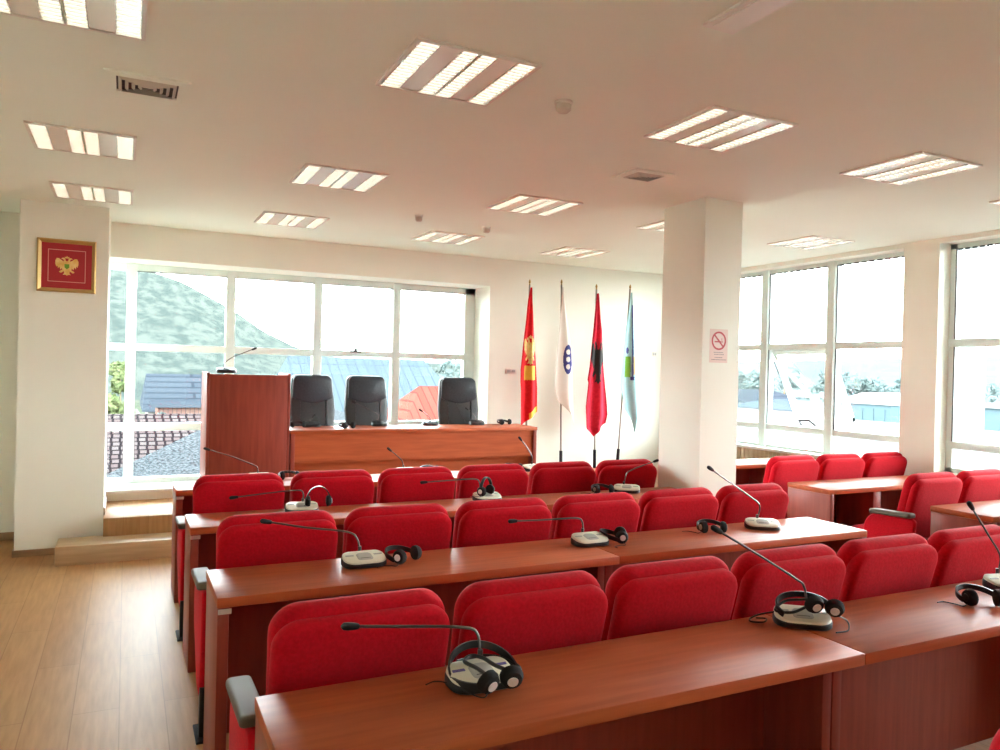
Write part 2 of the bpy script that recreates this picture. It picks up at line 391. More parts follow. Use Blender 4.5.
def detector(x, y, r_, label):
    r = empty('smoke_detector', (x, y, C)); tag(r, label, 'smoke detector', 'ceiling smoke detectors')
    MB().lathe([(r_ * 1.15, 0), (r_ * 1.15, -.012), (r_, -.016)]).build('base', 'plastic_w', r)
    MB().lathe([(r_, -.014), (r_ * .95, -.04), (r_ * .6, -.052), (.001, -.054)]).build('cover', 'grille', r)
detector(1.84, 3.13, .038, 'round white smoke detector right of the nearest ceiling light')
detector(2.88, 6.21, .035, 'small round smoke detector on the far ceiling above the window')
detector(2.18, 6.05, .03, 'faint small smoke detector on the ceiling above the head table')

# ------------------------------------------------------------------ desks
def desk(x0, x1, yn, yf, label, group, left_flush=True, right_flush=True, plate=True, supports=()):
    d = empty('long_desk', ((x0 + x1) / 2, (yn + yf) / 2, 0)); tag(d, label, 'desk', group)
    w = (x1 - x0) / 2; t = (yf - yn) / 2
    MB().box(-w, w, -t, t, .712, .75, .004).build('top', 'cherry', d)
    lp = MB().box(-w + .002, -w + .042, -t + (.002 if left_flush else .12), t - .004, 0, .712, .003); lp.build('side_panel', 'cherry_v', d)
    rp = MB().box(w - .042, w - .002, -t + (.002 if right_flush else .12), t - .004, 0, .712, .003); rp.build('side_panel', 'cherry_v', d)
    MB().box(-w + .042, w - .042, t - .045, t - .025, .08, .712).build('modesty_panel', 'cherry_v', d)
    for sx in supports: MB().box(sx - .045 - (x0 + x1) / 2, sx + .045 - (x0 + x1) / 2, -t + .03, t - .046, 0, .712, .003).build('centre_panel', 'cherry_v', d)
    if plate: MB().box(-w + .004, -w + .05, -t - .003, -t + .003, .69, .708).build('plate', 'plate', d)
    return d
YN = [1.60, 2.905, 4.20, 5.46]; YFAR = [2.01, 3.325, 4.585, 5.86]
RN = ['nearest long desk row', 'second long desk row', 'third long desk row', 'farthest long desk row']
for i in range(4):
    xe = 3.745 if i != 2 else 3.70
    desk(.31, 2.069, YN[i], YFAR[i], 'left half of the %s, cherry wood top and modesty panel' % RN[i], 'left block desks', right_flush=False)
    desk(2.071, xe, YN[i], YFAR[i], 'right half of the %s, cherry wood top and modesty panel' % RN[i], 'left block desks', left_flush=False, plate=False)
desk(4.86, 6.43, 5.46, 5.86, 'pale lit desk behind the pillar, farthest of the right block', 'right block desks', plate=False, supports=(5.75,))
desk(4.80, 6.43, 4.05, 4.47, 'cherry desk right of the pillar with red chairs behind it', 'right block desks', plate=False, supports=(5.36,))
desk(4.90, 6.43, 2.905, 3.325, 'cherry desk at the right edge, behind the side-on red chair', 'right block desks', plate=False)

# ------------------------------------------------------------------ auditorium chairs
TH = R(15)
def back_place(y, z):
    def f(u, v, w_): return (u, y - v * sin(TH) - w_ * cos(TH), z + v * cos(TH) - w_ * sin(TH))
    return f
def side_mb(x):
    ol = rpoly([(.12, .16, .05), (.26, .16, .09), (.46, .40, .12), (.48, .63, .12), (.06, .635, .03), (.08, .45, .02)])
    return slab(MB(), ol, .034, .015, place=lambda u, v, w_: (x + w_, u, v))
def arm_parts(x, root, hw=.03):
    side_mb(x).build('side_panel', 'red', root)
    a = MB(); ol = rpoly([(.09, -hw, .015), (.42, -hw, .025), (.42, hw, .025), (.09, hw, .015)])
    slab(a, ol, .034, .012, place=lambda u, v, w_: (x + v, u, .655 + w_ - max(0, u - .35) * .25)); a.build('armrest', 'arm', root)
    l = MB().box(x - .016, x + .016, .10, .14, .0, .22, .004).build('leg', 'black', root)
    MB().box(x - .03, x + .03, .06, .24, 0, .012, .004).build('foot', 'foam', l)
def make_chair(right=False, left=False):
    r = empty('auditorium_chair', (0, 0, 0)); w = .2645
    ol = rpoly([(-w + .02, 0, .05), (w - .02, 0, .05), (w, .536, .085), (-w, .536, .085)])
    slab(MB(), ol, .085, .035, .008, back_place(.293, .415)).build('backrest', 'red', r)
    ol = rpoly([(-w + .005, 0, .05), (w - .005, 0, .05), (w - .003, .518, .08), (-w + .003, .518, .08)])
    slab(MB(), ol, .06, .026, .005, back_place(.243, .40)).build('back_panel', 'red', r)
    ol = rpoly([(-w + .035, .25, .04), (w - .035, .25, .04), (w - .035, .71, .09), (-w + .035, .71, .09)])
    slab(MB(), ol, .11, .045, .008, lambda u, v, w_: (u, v, .395 + w_ + (v - .25) * .06)).build('seat', 'red', r)
    if left: arm_parts(-w - .042, r, .037)
    else: arm_parts(-w - .018, r, .0175)
    if right: arm_parts(w + .02, r, .022)
    return r
CH = make_chair(); CHR = make_chair(True); CHL = make_chair(False, True)
used = {CH: False, CHR: False, CHL: False}
def put_chair(x, y, label, group, last=False, first=False):
    p = CHR if last else CHL if first else CH
    o = p if not used[p] else copy_tree(p); used[p] = True
    o.location = (x, y, 0); tag(o, label, 'chair', group); return o
ORD = ['first', 'second', 'third', 'fourth', 'fifth', 'sixth']
ROWS = [(1.985, 'red chair behind the nearest desk row, %s from the left aisle', 'chairs of the front-most full row'),
        (3.33, 'red chair behind the second desk row, %s from the left aisle', 'chairs of the middle row'),
        (4.635, 'red chair behind the third desk row, %s from the left aisle', 'chairs of the farthest row')]
for y, lb, gp in ROWS:
    for k in range(6): put_chair(.364 + .2625 + .565 * k, y, lb % ORD[k], gp, k == 5, k == 0)
put_chair(1.825, .72, 'red chair whose top corner peeks in at the lower right corner', 'chairs of the front-most row')
for k in range(3): put_chair(2.395 + .565 * k, .72, ['red chair right of the one peeking in at the lower right corner', 'red chair two places right of the one peeking in at the lower right', 'last red chair of the row nearest the camera, at its right end'][k], 'chairs of the front-most row', k == 2)
for k in range(3): put_chair(5.06 + .565 * k, 4.50, ['red chair beside the pillar, left of three before the right window', 'red chair in the middle of three before the right window', 'red chair at the right of three, below the window pier'][k], 'right block chairs by the window', k == 2, k == 0)
for k in range(2): put_chair(5.21 + .565 * k, 3.36, ['red chair seen side-on with its seat and armrest showing', 'red chair cut by the right edge beside the side-on chair'][k], 'right block chairs at the edge', k == 1, k == 0)

# ------------------------------------------------------------------ podium desk and lectern
pd = empty('head_table', (2.655, 7.35, .30)); tag(pd, 'long cherry head table on the platform facing the rows', 'table')
MB().box(-1.295, 1.295, -.25, .25, .665, .70, .004).build('top', 'cherry', pd)
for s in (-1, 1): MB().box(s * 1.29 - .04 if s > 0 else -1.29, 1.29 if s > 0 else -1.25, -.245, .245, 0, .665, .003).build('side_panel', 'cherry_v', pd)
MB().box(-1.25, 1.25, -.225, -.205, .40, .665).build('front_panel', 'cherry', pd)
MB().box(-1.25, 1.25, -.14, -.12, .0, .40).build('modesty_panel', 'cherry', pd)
MB().box(-1.25, 1.25, -.205, -.12, .385, .40).build('shelf', 'cherry', pd)
lc = empty('lectern', (.995, 7.35, .30)); tag(lc, 'tall cherry lectern left of the head table', 'lectern')
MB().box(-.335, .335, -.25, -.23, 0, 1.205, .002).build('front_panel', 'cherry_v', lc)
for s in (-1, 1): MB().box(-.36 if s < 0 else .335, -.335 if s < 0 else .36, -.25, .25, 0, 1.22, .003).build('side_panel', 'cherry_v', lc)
ol = [(-.23, 1.185), (.25, 1.09), (.25, 1.11), (-.23, 1.205)]
MB().loft([[(-.335, y, z) for y, z in ol], [(.335, y, z) for y, z in ol]]).build('sloped_top', 'cherry', lc)
MB().box(-.335, .335, -.23, .23, .55, .57).build('shelf', 'cherry', lc)

# executive chairs
def make_exec():
    r = empty('office_chair', (0, 0, .3))
    t = R(9)
    def pl(u, v, w_): return (u, .20 + v * sin(t) - w_, .46 + v * cos(t))
    ol = rpoly([(-.20, 0, .06), (.20, 0, .06), (.235, .40, .2), (.205, .755, .07), (-.205, .755, .07), (-.235, .40, .2)])
    slab(MB(), ol, .09, .035, .012, pl).build('backrest', 'leather', r)
    top = [(.19, .745), (-.19, .745)]
    arc = [(-.205 + .41 * k / 14, .52 - .055 * sin(pi * k / 14)) for k in range(15)]
    ol2 = rpoly([(.195, .75, .06), (-.195, .75, .06)] + [(x, y, 0) for x, y in arc])
    slab(MB(), ol2, .03, .012, .01, lambda u, v, w_: pl(u, v, w_ + .052), .02).build('headrest', 'leather2', r)
    ol = rpoly([(-.235, -.28, .09), (.235, -.28, .09), (.235, .22, .05), (-.235, .22, .05)])
    slab(MB(), ol, .11, .045, .01, lambda u, v, w_: (u, v, .44 + w_)).build('seat', 'leather', r)
    for s in (-1, 1):
        a = MB().tube([(s * .235, .17, .42), (s * .252, .17, .55), (s * .252, .12, .615), (s * .252, -.12, .625), (s * .252, -.2, .59), (s * .24, -.14, .42)], .022, 8)
        a.build('armrest', 'black', r)
    MB().lathe([(.03, .09), (.03, .25), (.02, .25), (.02, .38), (.09, .385), (.09, .395)]).build('gas_column', 'blackmetal', r)
    for k in range(5):
        a = 2 * pi * k / 5 + .3
        g = MB().tube([(.03 * cos(a), .03 * sin(a), .105), (.28 * cos(a), .28 * sin(a), .07)], [.026, .016], 8).build('base_arm', 'black', r)
        MB().lathe([(.012, -.02), (.028, -.018), (.028, .018), (.012, .02)], (.28 * cos(a), .28 * sin(a), .028), 12, 'x').build('caster', 'black', g)
    return r
EX = make_exec()
for k, (x, lb) in enumerate([(1.715, 'black leather office chair beside the lectern, left of three'), (2.285, 'black leather office chair in the middle behind the head table'), (3.31, 'black leather office chair at the right end of the head table')]):
    o = EX if k == 0 else copy_tree(EX)
    o.location = (x, 7.58, .30); tag(o, lb, 'office chair', 'head table chairs')
    if k == 2: o.rotation_euler = (0, 0, R(-6))

# ------------------------------------------------------------------ conference microphones
def curve(pts, n=8):
    P = [Vector(p) for p in pts]; P = [P[0] * 2 - P[1]] + P + [P[-1] * 2 - P[-2]]; out = []
    for i in range(1, len(P) - 2):
        for k in range(n):
            t = k / n; a, b_, c, d = P[i - 1], P[i], P[i + 1], P[i + 2]
            out.append(.5 * ((2 * b_) + (c - a) * t + (2 * a - 5 * b_ + 4 * c - d) * t * t + (3 * b_ - a - 3 * c + d) * t ** 3))
    out.append(P[-2]); return out
def microphone(x, y, z, rz, neck, label, group, tilt=0., dark=False, sx=.095, sy=.06, displays=False):
    """neck: world points; base centre at x, y, z"""
    r = empty('conference_microphone', (x, y, z), rz); tag(r, label, 'microphone', group)
    ol = rpoly([(-sx, -sy, sy * .85), (sx, -sy, sy * .85), (sx, sy, sy * .7), (-sx, sy, sy * .7)])
    sl_ = lambda u, v, h: (u, v, h * (1 + .35 * v / sy))
    b_ = MB().loft([[sl_(u, v, 0) for u, v in offset(ol, .006)], [sl_(u, v, .006) for u, v in ol], [sl_(u, v, .024) for u, v in ol], [sl_(u, v, .030) for u, v in offset(ol, .004)]])
    b_.build('base', 'black', r)
    t = MB().loft([[sl_(u, v, .0295) for u, v in offset(ol, .003)], [sl_(u, v, .037) for u, v in offset(ol, .005)], [sl_(u, v, .040) for u, v in offset(ol, .012)]])
    tp = t.build('top_plate', 'black' if dark else 'cream', r)
    sp = rpoly([(-.034, -.036, .015), (.034, -.036, .015), (.034, .028, .022), (-.034, .028, .022)])
    k_ = sx / .095
    MB().loft([[sl_(u * k_, v * k_, .0395) for u, v in sp], [sl_(u * k_, v * k_, .042) for u, v in offset(sp, .003)]]).build('speaker_grille', 'blackmetal' if dark else 'greyplastic', tp)
    for s in (-1, 1):
        bx = [(s * .062 * k_ - .018 * k_, .004), (s * .062 * k_ + .018 * k_, .004), (s * .062 * k_ + .018 * k_, .013), (s * .062 * k_ - .018 * k_, .013)]
        MB().loft([[sl_(u, v, .039) for u, v in bx], [sl_(u, v, .0415) for u, v in bx]]).build('button', 'display' if displays else ('blackmetal' if dark else 'greyplastic'), tp, False)
    ln = MB().loft([[sl_(u, v, .0415) for u, v in ((-.022, -.022), (.022, -.022), (.022, -.020), (-.022, -.020))], [sl_(u, v, .0428) for u, v in ((-.022, -.022), (.022, -.022), (.022, -.020), (-.022, -.020))]])
    ln.build('microphone_switch', 'black', tp, False)
    # gooseneck in world coordinates -> local
    inv = (Matrix.Translation((x, y, z)) @ Matrix.Rotation(rz, 4, 'Z')).inverted()
    pts = [inv @ Vector(p) for p in neck]
    cv = curve(pts); g = MB().tube(cv, .0042, 8); g.tube([pts[0] + Vector((0, 0, -.004)), pts[0] + Vector((0, 0, .03))], .0075, 10); gn = g.build('gooseneck', 'neck', r)
    d = (pts[-1] - cv[-4]).normalized(); e = pts[-1]
    hd_ = MB().tube([e - d * .012, e - d * .010, e, e + d * .018, e + d * .03, e + d * .036], [.005, .0075, .009, .0105, .0095, .004], 10)
    hd_.build('microphone_head', 'foam', gn)
    return r
T = .75
G1 = 'microphones on the long desks'
MICS = [
 (.875, 1.855, 0., [(.90, 1.915, .79), (.895, 1.925, .86), (.85, 1.925, .885), (.70, 1.93, .905), (.545, 1.93, .925)], 'cream microphone with headphones on it, left on the nearest desk', True),
 (2.10, 1.875, R(-38), [(2.15, 1.90, .79), (2.145, 1.91, .865), (2.10, 1.91, .90), (1.92, 1.91, 1.0), (1.75, 1.91, 1.09)], 'microphone buried under headphones in the middle of the nearest desk', False),
 (3.27, 1.87, R(-15), [(3.285, 1.925, .79), (3.30, 1.925, .87), (3.22, 1.925, .96), (3.10, 1.925, 1.085)], 'cream microphone at the right edge of the nearest desk', False),
 (.93, 3.17, 0., [(.925, 3.225, .79), (.915, 3.23, .85), (.87, 3.23, .885), (.70, 3.23, .915), (.54, 3.23, .95)], 'cream microphone left on the second desk row', False),
 (2.07, 3.16, 0., [(2.06, 3.215, .79), (2.06, 3.22, .85), (2.02, 3.22, .872), (1.85, 3.22, .875), (1.68, 3.22, .88)], 'cream microphone in the middle of the second desk row', False),
 (3.20, 3.15, R(-35), [(3.21, 3.20, .79), (3.225, 3.20, .87), (3.15, 3.20, .925), (3.0, 3.20, 1.01), (2.87, 3.20, 1.085)], 'cream microphone turned askew at the right of the second desk row', False),
 (.93, 4.46, R(-8), [(.945, 4.51, .79), (.945, 4.51, .85), (.91, 4.51, .868), (.75, 4.51, .86), (.57, 4.51, .845)], 'microphone with headphones standing on it, left on the third desk row', False),
 (2.12, 4.46, 0., [(2.09, 4.51, .79), (2.085, 4.51, .86), (2.05, 4.51, .885), (1.9, 4.51, .885), (1.71, 4.51, .88)], 'microphone with headphones standing on it, middle of the third desk row', False),
 (3.22, 4.46, R(-35), [(3.23, 4.51, .79), (3.25, 4.51, .87), (3.30, 4.51, .90), (3.40, 4.51, .93), (3.50, 4.51, .955)], 'cream microphone lying askew at the right of the third desk row', False),
 (.89, 5.76, 0., [(.885, 5.81, .79), (.88, 5.81, .84), (.85, 5.81, .86), (.70, 5.81, .925), (.54, 5.81, .98)], 'cream microphone left on the farthest desk row', False),
 (2.02, 5.76, 0., [(2.01, 5.81, .79), (2.0, 5.81, .85), (1.95, 5.81, .90), (1.90, 5.81, .94)], 'cream microphone in the middle of the farthest desk row', False),
 (3.12, 5.68, R(20), [(3.14, 5.73, .79), (3.14, 5.73, .86), (3.09, 5.73, .94), (3.03, 5.73, 1.01)], 'cream microphone at the right of the farthest desk row', False)]
for x, y, rz, nk, lb, dp in MICS: microphone(x, y, T, rz, nk, lb, G1, displays=dp)
G2 = 'dark microphones on the head table'
HT = 1.0
PM = [(1.64, 7.50, [(1.635, 7.55, HT + .035), (1.64, 7.55, HT + .06), (1.665, 7.56, HT + .09)], 'dark microphone on the head table beside the lectern'),
      (2.33, 7.50, [(2.32, 7.55, HT + .035), (2.33, 7.55, HT + .11), (2.24, 7.55, HT + .16), (2.08, 7.55, HT + .235)], 'dark microphone with long gooseneck before the middle head chair'),
      (2.88, 7.50, [(2.90, 7.55, HT + .035), (2.885, 7.55, HT + .09), (2.80, 7.55, HT + .15)], 'dark microphone between the middle and right head chairs'),
      (3.42, 7.50, [(3.44, 7.55, HT + .035), (3.41, 7.55, HT + .10), (3.33, 7.55, HT + .165)], 'dark microphone before the right head chair')]
for x, y, nk, lb in PM: microphone(x, y, HT, 0, nk, lb, G2, dark=True, sx=.085, sy=.055)
microphone(.80, 7.16, 1.514, 0, [(.79, 7.20, 1.52), (.79, 7.20, 1.60), (.86, 7.20, 1.66), (.95, 7.20, 1.70), (1.03, 7.20, 1.735)], 'dark gooseneck microphone on top of the lectern', 'lectern microphone', dark=True, sx=.085, sy=.05)

# ------------------------------------------------------------------ headphones
def headphones(x, y, z, rz, label, pose='flat', caps='silver', cable=True):
    r = empty('headphones', (x, y, z), rz); tag(r, label, 'headphones', 'interpreter headphones')
    if pose == 'upright':
        bp_ = [(.068 * cos(a), 0, .03 + .085 * sin(a)) for a in [pi * k / 20 for k in range(21)]]
        cups = [(-.062, 0, .03, 0), (.062, 0, .03, 0)]
    elif pose == 'ring':     # band looped flat round a microphone base, cups at the near side
        bp_ = [(.098 * cos(a), .085 * sin(a) + .0, .014 + .052 * max(0, sin(a))) for a in [R(-62) + R(304) * k / 30 for k in range(31)]]
        cups = [(-.030, -.096, .030, R(105)), (.036, -.094, .032, R(75))]
    elif pose == 'pile':     # folded on top of a microphone, both cups turned to the seats
        bp_ = [(-.02 + .095 * cos(a), .0 + .06 * sin(a), .040 + .030 * sin(a)) for a in [R(-20) + R(230) * k / 24 for k in range(25)]]
        cups = [(.0, -.038, .060, R(95)), (.062, -.05, .052, R(70))]
    else:
        bp_ = [(.075 * cos(a), .02 + .075 * sin(a), .026 + .02 * sin(a)) for a in [R(-15) + R(210) * k / 22 for k in range(23)]]
        cups = [(-.058, -.01, .033, R(10)), (.058, -.012, .033, R(-14))]
    rings = []; 
    for i, p in enumerate(bp_):
        a = Vector(bp_[max(0, i - 1)]); b_ = Vector(bp_[min(len(bp_) - 1, i + 1)]); d = (b_ - a).normalized()
        s = Vector((0, 1, 0)) if pose == 'upright' else Vector((0, 0, 1)); n_ = d.cross(s).normalized(); s = n_.cross(d)
        p = Vector(p); rings.append([p + s * .010 + n_ * .003, p + s * .010 - n_ * .003, p - s * .010 - n_ * .003, p - s * .010 + n_ * .003])
    MB().loft(rings).build('headband', 'black', r)
    for i, (cx, cy, cz, a) in enumerate(cups):
        s = -1 if i == 0 else 1
        m_ = Matrix.Translation((cx, cy, cz)) @ Matrix.Rotation(a, 4, 'Z')
        if pose in ('ring', 'pile'): m_ = Matrix.Translation((cx, cy, cz)) @ Matrix.Rotation(a - pi / 2, 4, 'Z') @ Matrix.Rotation(R(20), 4, 'X') @ Matrix.Rotation(-pi / 2, 4, 'Z'); s = 1
        c = MB().lathe([(.012, -.018 * s), (.031, -.014 * s), (.032, -.002 * s), (.028, .004 * s), (.026, .010 * s), (.016, .014 * s)], n=18, axis='x').xf(m_)
        ec = c.build('ear_cup', 'foam', r)
        MB().lathe([(.015, .0135 * s), (.014, .0165 * s), (.001, .0175 * s)], n=16, axis='x').xf(m_).build('cap', caps, ec)
    if pose == 'ring':
        MB().tube(curve([(-.030, -.09, .045), (-.036, -.03, .046), (-.050, .02, .048), (-.02, .045, .05), (.004, .02, .05), (.014, -.03, .048), (.036, -.088, .046)]), .0055, 8).build('inner_band', 'black', r)
        MB().tube(curve([(.07, -.07, .02), (.10, -.01, .022), (.075, .05, .03), (.02, .075, .034), (-.05, .07, .03)]), .005, 8).build('inner_band', 'black', r)
    if pose == 'pile':
        MB().tube(curve([(-.03, -.03, .05), (-.08, -.04, .035), (-.12, .0, .03), (-.07, .04, .05), (.0, .03, .06)]), .005, 8).build('inner_band', 'black', r)
        MB().tube(curve([(-.10, .02, .02), (-.15, .05, .0), (-.19, .04, -.012), (-.20, .01, -.014), (-.16, .0, -.012), (-.14, .03, -.01), (-.17, .045, -.012)]), .003, 6).build('cable', 'black', r); cable = False
        MB().tube(curve([(.07, -.05, .03), (.11, -.04, .01), (.10, -.07, -.012), (.05, -.09, -.014)]), .0025, 6).build('cable', 'black', r)
    if cable:
        p = [(cups[0][0], cups[0][1], .012), (cups[0][0] - .03, cups[0][1] - .015, .004), (-.10, .0, .003), (-.13, .03, .003), (-.16, .02, .003)]
        MB().tube(curve(p), .0018, 6).build('cable', 'black', r)
    return r
headphones(.885, 1.855, T + .012, 0, 'black headphones looped over the left microphone of the nearest desk', 'ring')
headphones(2.125, 1.865, T + .018, R(-25), 'black headphones piled on the middle microphone of the nearest desk', 'pile')
headphones(2.93, 1.77, T, R(-25), 'black headphones lying left of the right-edge microphone on the nearest desk', 'flat', 'black')
headphones(1.115, 3.16, T, R(30), 'black headphones beside the left microphone of the second desk row', 'flat')
headphones(2.245, 3.165, T, R(60), 'black headphones touching the middle microphone of the second desk row', 'flat')
headphones(2.85, 3.16, T, R(-20), 'black headphones left of the askew microphone on the second desk row', 'flat', 'greyplastic')
headphones(1.02, 4.44, T + .03, R(-8), 'headphones standing on the left microphone of the third desk row', 'upright')
headphones(2.10, 4.44, T + .04, R(35), 'headphones standing on the middle microphone of the third desk row', 'upright')
headphones(3.02, 4.46, T, R(-10), 'black headphones left of the right microphone on the third desk row', 'flat', 'greyplastic')
headphones(1.10, 5.74, T, 0, 'black headphones beside the left microphone of the farthest desk row', 'flat')
headphones(2.22, 5.76, T, 0, 'black headphones beside the middle microphone of the farthest desk row', 'flat', 'black')
headphones(2.95, 5.70, T, 0, 'black headphones left of the right microphone on the farthest desk row', 'flat', 'black')
headphones(3.74, 7.46, HT, R(12), 'black headphones lying at the right end of the head table', 'flat', 'black')
headphones(1.495, 7.44, HT, 0, 'dark headphones on the head table against the lectern', 'flat', 'black')
headphones(1.93, 7.22, HT, R(30), 'dark headphones near the front edge of the head table', 'flat', 'black', False)

# ------------------------------------------------------------------ emblems and flags
HALF = [(0, .50), (.10, .55), (.12, .70), (.22, .86), (.40, .84), (.48, .72), (.34, .72), (.27, .62), (.27, .46), (.44, .58), (.66, .78), (.86, .78), (.97, .52), (.97, .18), (.88, -.12),
        (.80, .02), (.74, -.28), (.62, -.10), (.55, -.40), (.42, -.22), (.38, -.42), (.56, -.52), (.66, -.64), (.50, -.74), (.36, -.62), (.24, -.54), (.22, -.76), (.34, -.92), (.14, -.90), (0, -1.0)]
EAGLE = HALF + [(-x, y) for x, y in HALF[-2:0:-1]]
CROWN = [(-.16, .80), (.16, .80), (.20, .98), (.08, .92), (0, 1.06), (-.08, .92), (-.20, .98)]
SHIELD = [(-.2, .2), (.2, .2), (.2, -.15), (0, -.35), (-.2, -.15)]
def inside(poly, x, y):
    c = False; n = len(poly); j = n - 1
    for i in range(n):
        xi, yi = poly[i]; xj, yj = poly[j]
        if (yi > y) != (yj > y) and x < (xj - xi) * (y - yi) / (yj - yi) + xi: c = not c
        j = i
    return c
def flat_poly(poly, sx, sz, cx, cz, y, t):
    bm = bmesh.new(); vs = [bm.verts.new((cx + px * sx, y, cz + pz * sz)) for px, pz in poly]
    f = bm.faces.new(vs); r = bmesh.ops.extrude_face_region(bm, geom=[f])
    for v in r['geom']:
        if isinstance(v, bmesh.types.BMVert): v.co.y -= t
    bmesh.ops.triangulate(bm, faces=bm.faces[:])
    return MB().bm(bm)

# framed crest on the column
fr_ = empty('framed_crest', (-.452, 7.188, 2.367)); tag(fr_, 'gold framed red panel with an eagle crest hung on the column', 'framed crest')
w, h, b_ = .212, .215, .032
f = MB()
for k, (a, c) in enumerate(((-1, -1), (1, -1), (1, 1), (-1, 1))): pass
prof = [(0, 0), (0, -.022), (.010, -.028), (.022, -.020), (b_, -.010), (b_, 0)]
corners = [(-1, -1), (1, -1), (1, 1), (-1, 1)]
rings = [[(sx * (w - i), y, sz * (h - i)) for i, y in prof] for sx, sz in corners]
f.loft(rings + [rings[0]], False, False); f.build('frame', 'gold', fr_, angle=30)
MB().box(-w + .02, w - .02, -.008, 0, -h + .02, h - .02).build('panel', 'redcard', fr_, False)
a, c, t = .135, .132, .005
MB().box(-a, a, -.010, -.008, c - t, c).box(-a, a, -.010, -.008, -c, -c + t).box(-a, -a + t, -.010, -.008, -c, c).box(a - t, a, -.010, -.008, -c, c).build('border_line', 'pale_line', fr_, False)
flat_poly(EAGLE, .085, .078, 0, 0, -.008, .004).build('crest', 'goldprint', fr_, False)
flat_poly(CROWN, .085, .078, 0, 0, -.008, .004).build('crown', 'goldprint', fr_, False)
flat_poly(SHIELD, .085, .078, 0, 0, -.012, .002).build('shield', 'green', fr_, False)

def lerp_poly(pts, z):
    pts = sorted(pts, key=lambda p: -p[1])
    if z >= pts[0][1]: return pts[0][0]
    for (x0, z0), (x1, z1) in zip(pts, pts[1:]):
        if z <= z0 and z >= z1: return x0 + (x1 - x0) * (z0 - z) / max(z0 - z1, 1e-6)
    return pts[-1][0]
FY = 7.6
def flag(label, Lp, Rp, ztop, zbot, polep, clothm, emblems, folds=2.5, phase=0.):
    """hanging cloth between the outlines Lp and Rp (x, z), lower hem zbot(u)"""
    r = empty('flag', (polep[1][0], FY, polep[1][1])); ox, oz = polep[1]
    tag(r, label, 'flag', 'four indoor flags on poles')
    top = polep[0]
    pl_ = MB().tube([(0, 0, .02), (top[0] - ox, 0, top[1] - oz - .03)], .011, 10); p_ = pl_.build('pole', 'pole', r)
    tx, tz = top[0] - ox, top[1] - oz
    MB().lathe([(.006, -.03), (.012, -.02), (.006, -.012), (.014, .0), (.010, .018), (.001, .035)], (tx, 0, tz), 12).build('finial', 'gold', p_)
    f_ = .68 / max(top[1], .1) if False else 0
    q = (.68 - oz) / (tz) if tz else 0
    MB().tube([(0, 0, .0), (tx * q, 0, .68 - oz)], .019, 12).build('sleeve', 'black', r)
    MB().lathe([(.135, 0), (.135, .012), (.12, .022), (.04, .035), (.026, .07)], (0, 0, 0), 24).build('base', 'blackmetal', r)
    NU, NV = 56, 170
    def pos(u, v):
        z = ztop + (zbot(u) - ztop) * v
        xl, xr = lerp_poly(Lp, z), lerp_poly(Rp, z); wd = xr - xl
        x = xl + wd * u
        amp = .012 + .10 * wd
        y = -.02 - amp * .55 * (1 + sin(2 * pi * folds * u + phase + 1.5 * v)) - .02 * sin(pi * u)
        return Vector((x - ox, y, z - oz))
    front = [[pos(i / NU, j / NV) for i in range(NU + 1)] for j in range(NV + 1)]
    mb = MB(); nn = NU + 1
    vs = [p for row in front for p in row]; back = [p + Vector((0, .006, 0)) for p in vs]
    fs = []
    for j in range(NV):
        for i in range(NU):
            a_ = j * nn + i; fs.append((a_, a_ + 1, a_ + nn + 1, a_ + nn)); o_ = len(vs); fs.append((o_ + a_, o_ + a_ + nn, o_ + a_ + nn + 1, o_ + a_ + 1))
    o_ = len(vs)
    for j in range(NV):
        for i in (0, NU): a_ = j * nn + i; fs.append((a_, a_ + nn, o_ + a_ + nn, o_ + a_))
    for i in range(NU):
        for j in (0, NV): a_ = j * nn + i; fs.append((a_, a_ + 1, o_ + a_ + 1, o_ + a_))
    mb.add(vs + back, fs); cl = mb.build('cloth', clothm, r, angle=80)
    for name, m_, test in emblems:
        e = MB(); 
        for j in range(NV):
            for i in range(NU):
                c_ = (front[j][i] + front[j + 1][i + 1]) / 2
                if test(c_.x + ox, c_.z + oz, (i + .5) / NU, (j + .5) / NV):
                    e.add([front[j][i] + Vector((0, -.003, 0)), front[j][i + 1] + Vector((0, -.003, 0)), front[j + 1][i + 1] + Vector((0, -.003, 0)), front[j + 1][i] + Vector((0, -.003, 0))], [(0, 1, 2, 3)])
        if e.v: e.build(name, m_, cl, angle=80)
    return r
def eagle_t(cx, cz, sx, sz): return lambda x, z, u, v: inside(EAGLE, (x - cx) / sx, (z - cz) / sz) or inside(CROWN, (x - cx) / sx, (z - cz) / sz)
flag('scarlet flag with a golden eagle, leftmost of the four flags',
     [(4.083, 2.54), (4.05, 2.40), (4.02, 2.12), (3.99, 1.87), (3.965, 1.62), (3.965, 1.47), (3.975, 1.37), (3.985, 1.0)],
     [(4.092, 2.54), (4.12, 2.31), (4.14, 2.02), (4.17, 1.73), (4.195, 1.40), (4.20, 1.0)], 2.54, lambda u: .985 + .16 * max(0, u - .05) ,
     ((4.083, 2.60), (4.083, .30)), 'flagred',
     [('eagle_emblem', 'goldprint', lambda x, z, u, v: inside(EAGLE, (x - 4.08) / .085, (z - 1.83) / .165) or inside(CROWN, (x - 4.08) / .085, (z - 1.83) / .165)),
      ('shield_emblem', 'gold_yellow', lambda x, z, u, v: 4.015 < x < 4.16 and 1.495 < z < 1.655),
      ('hem', 'gold_yellow', lambda x, z, u, v: u > .45 and v > .955)], 1.6, .5)
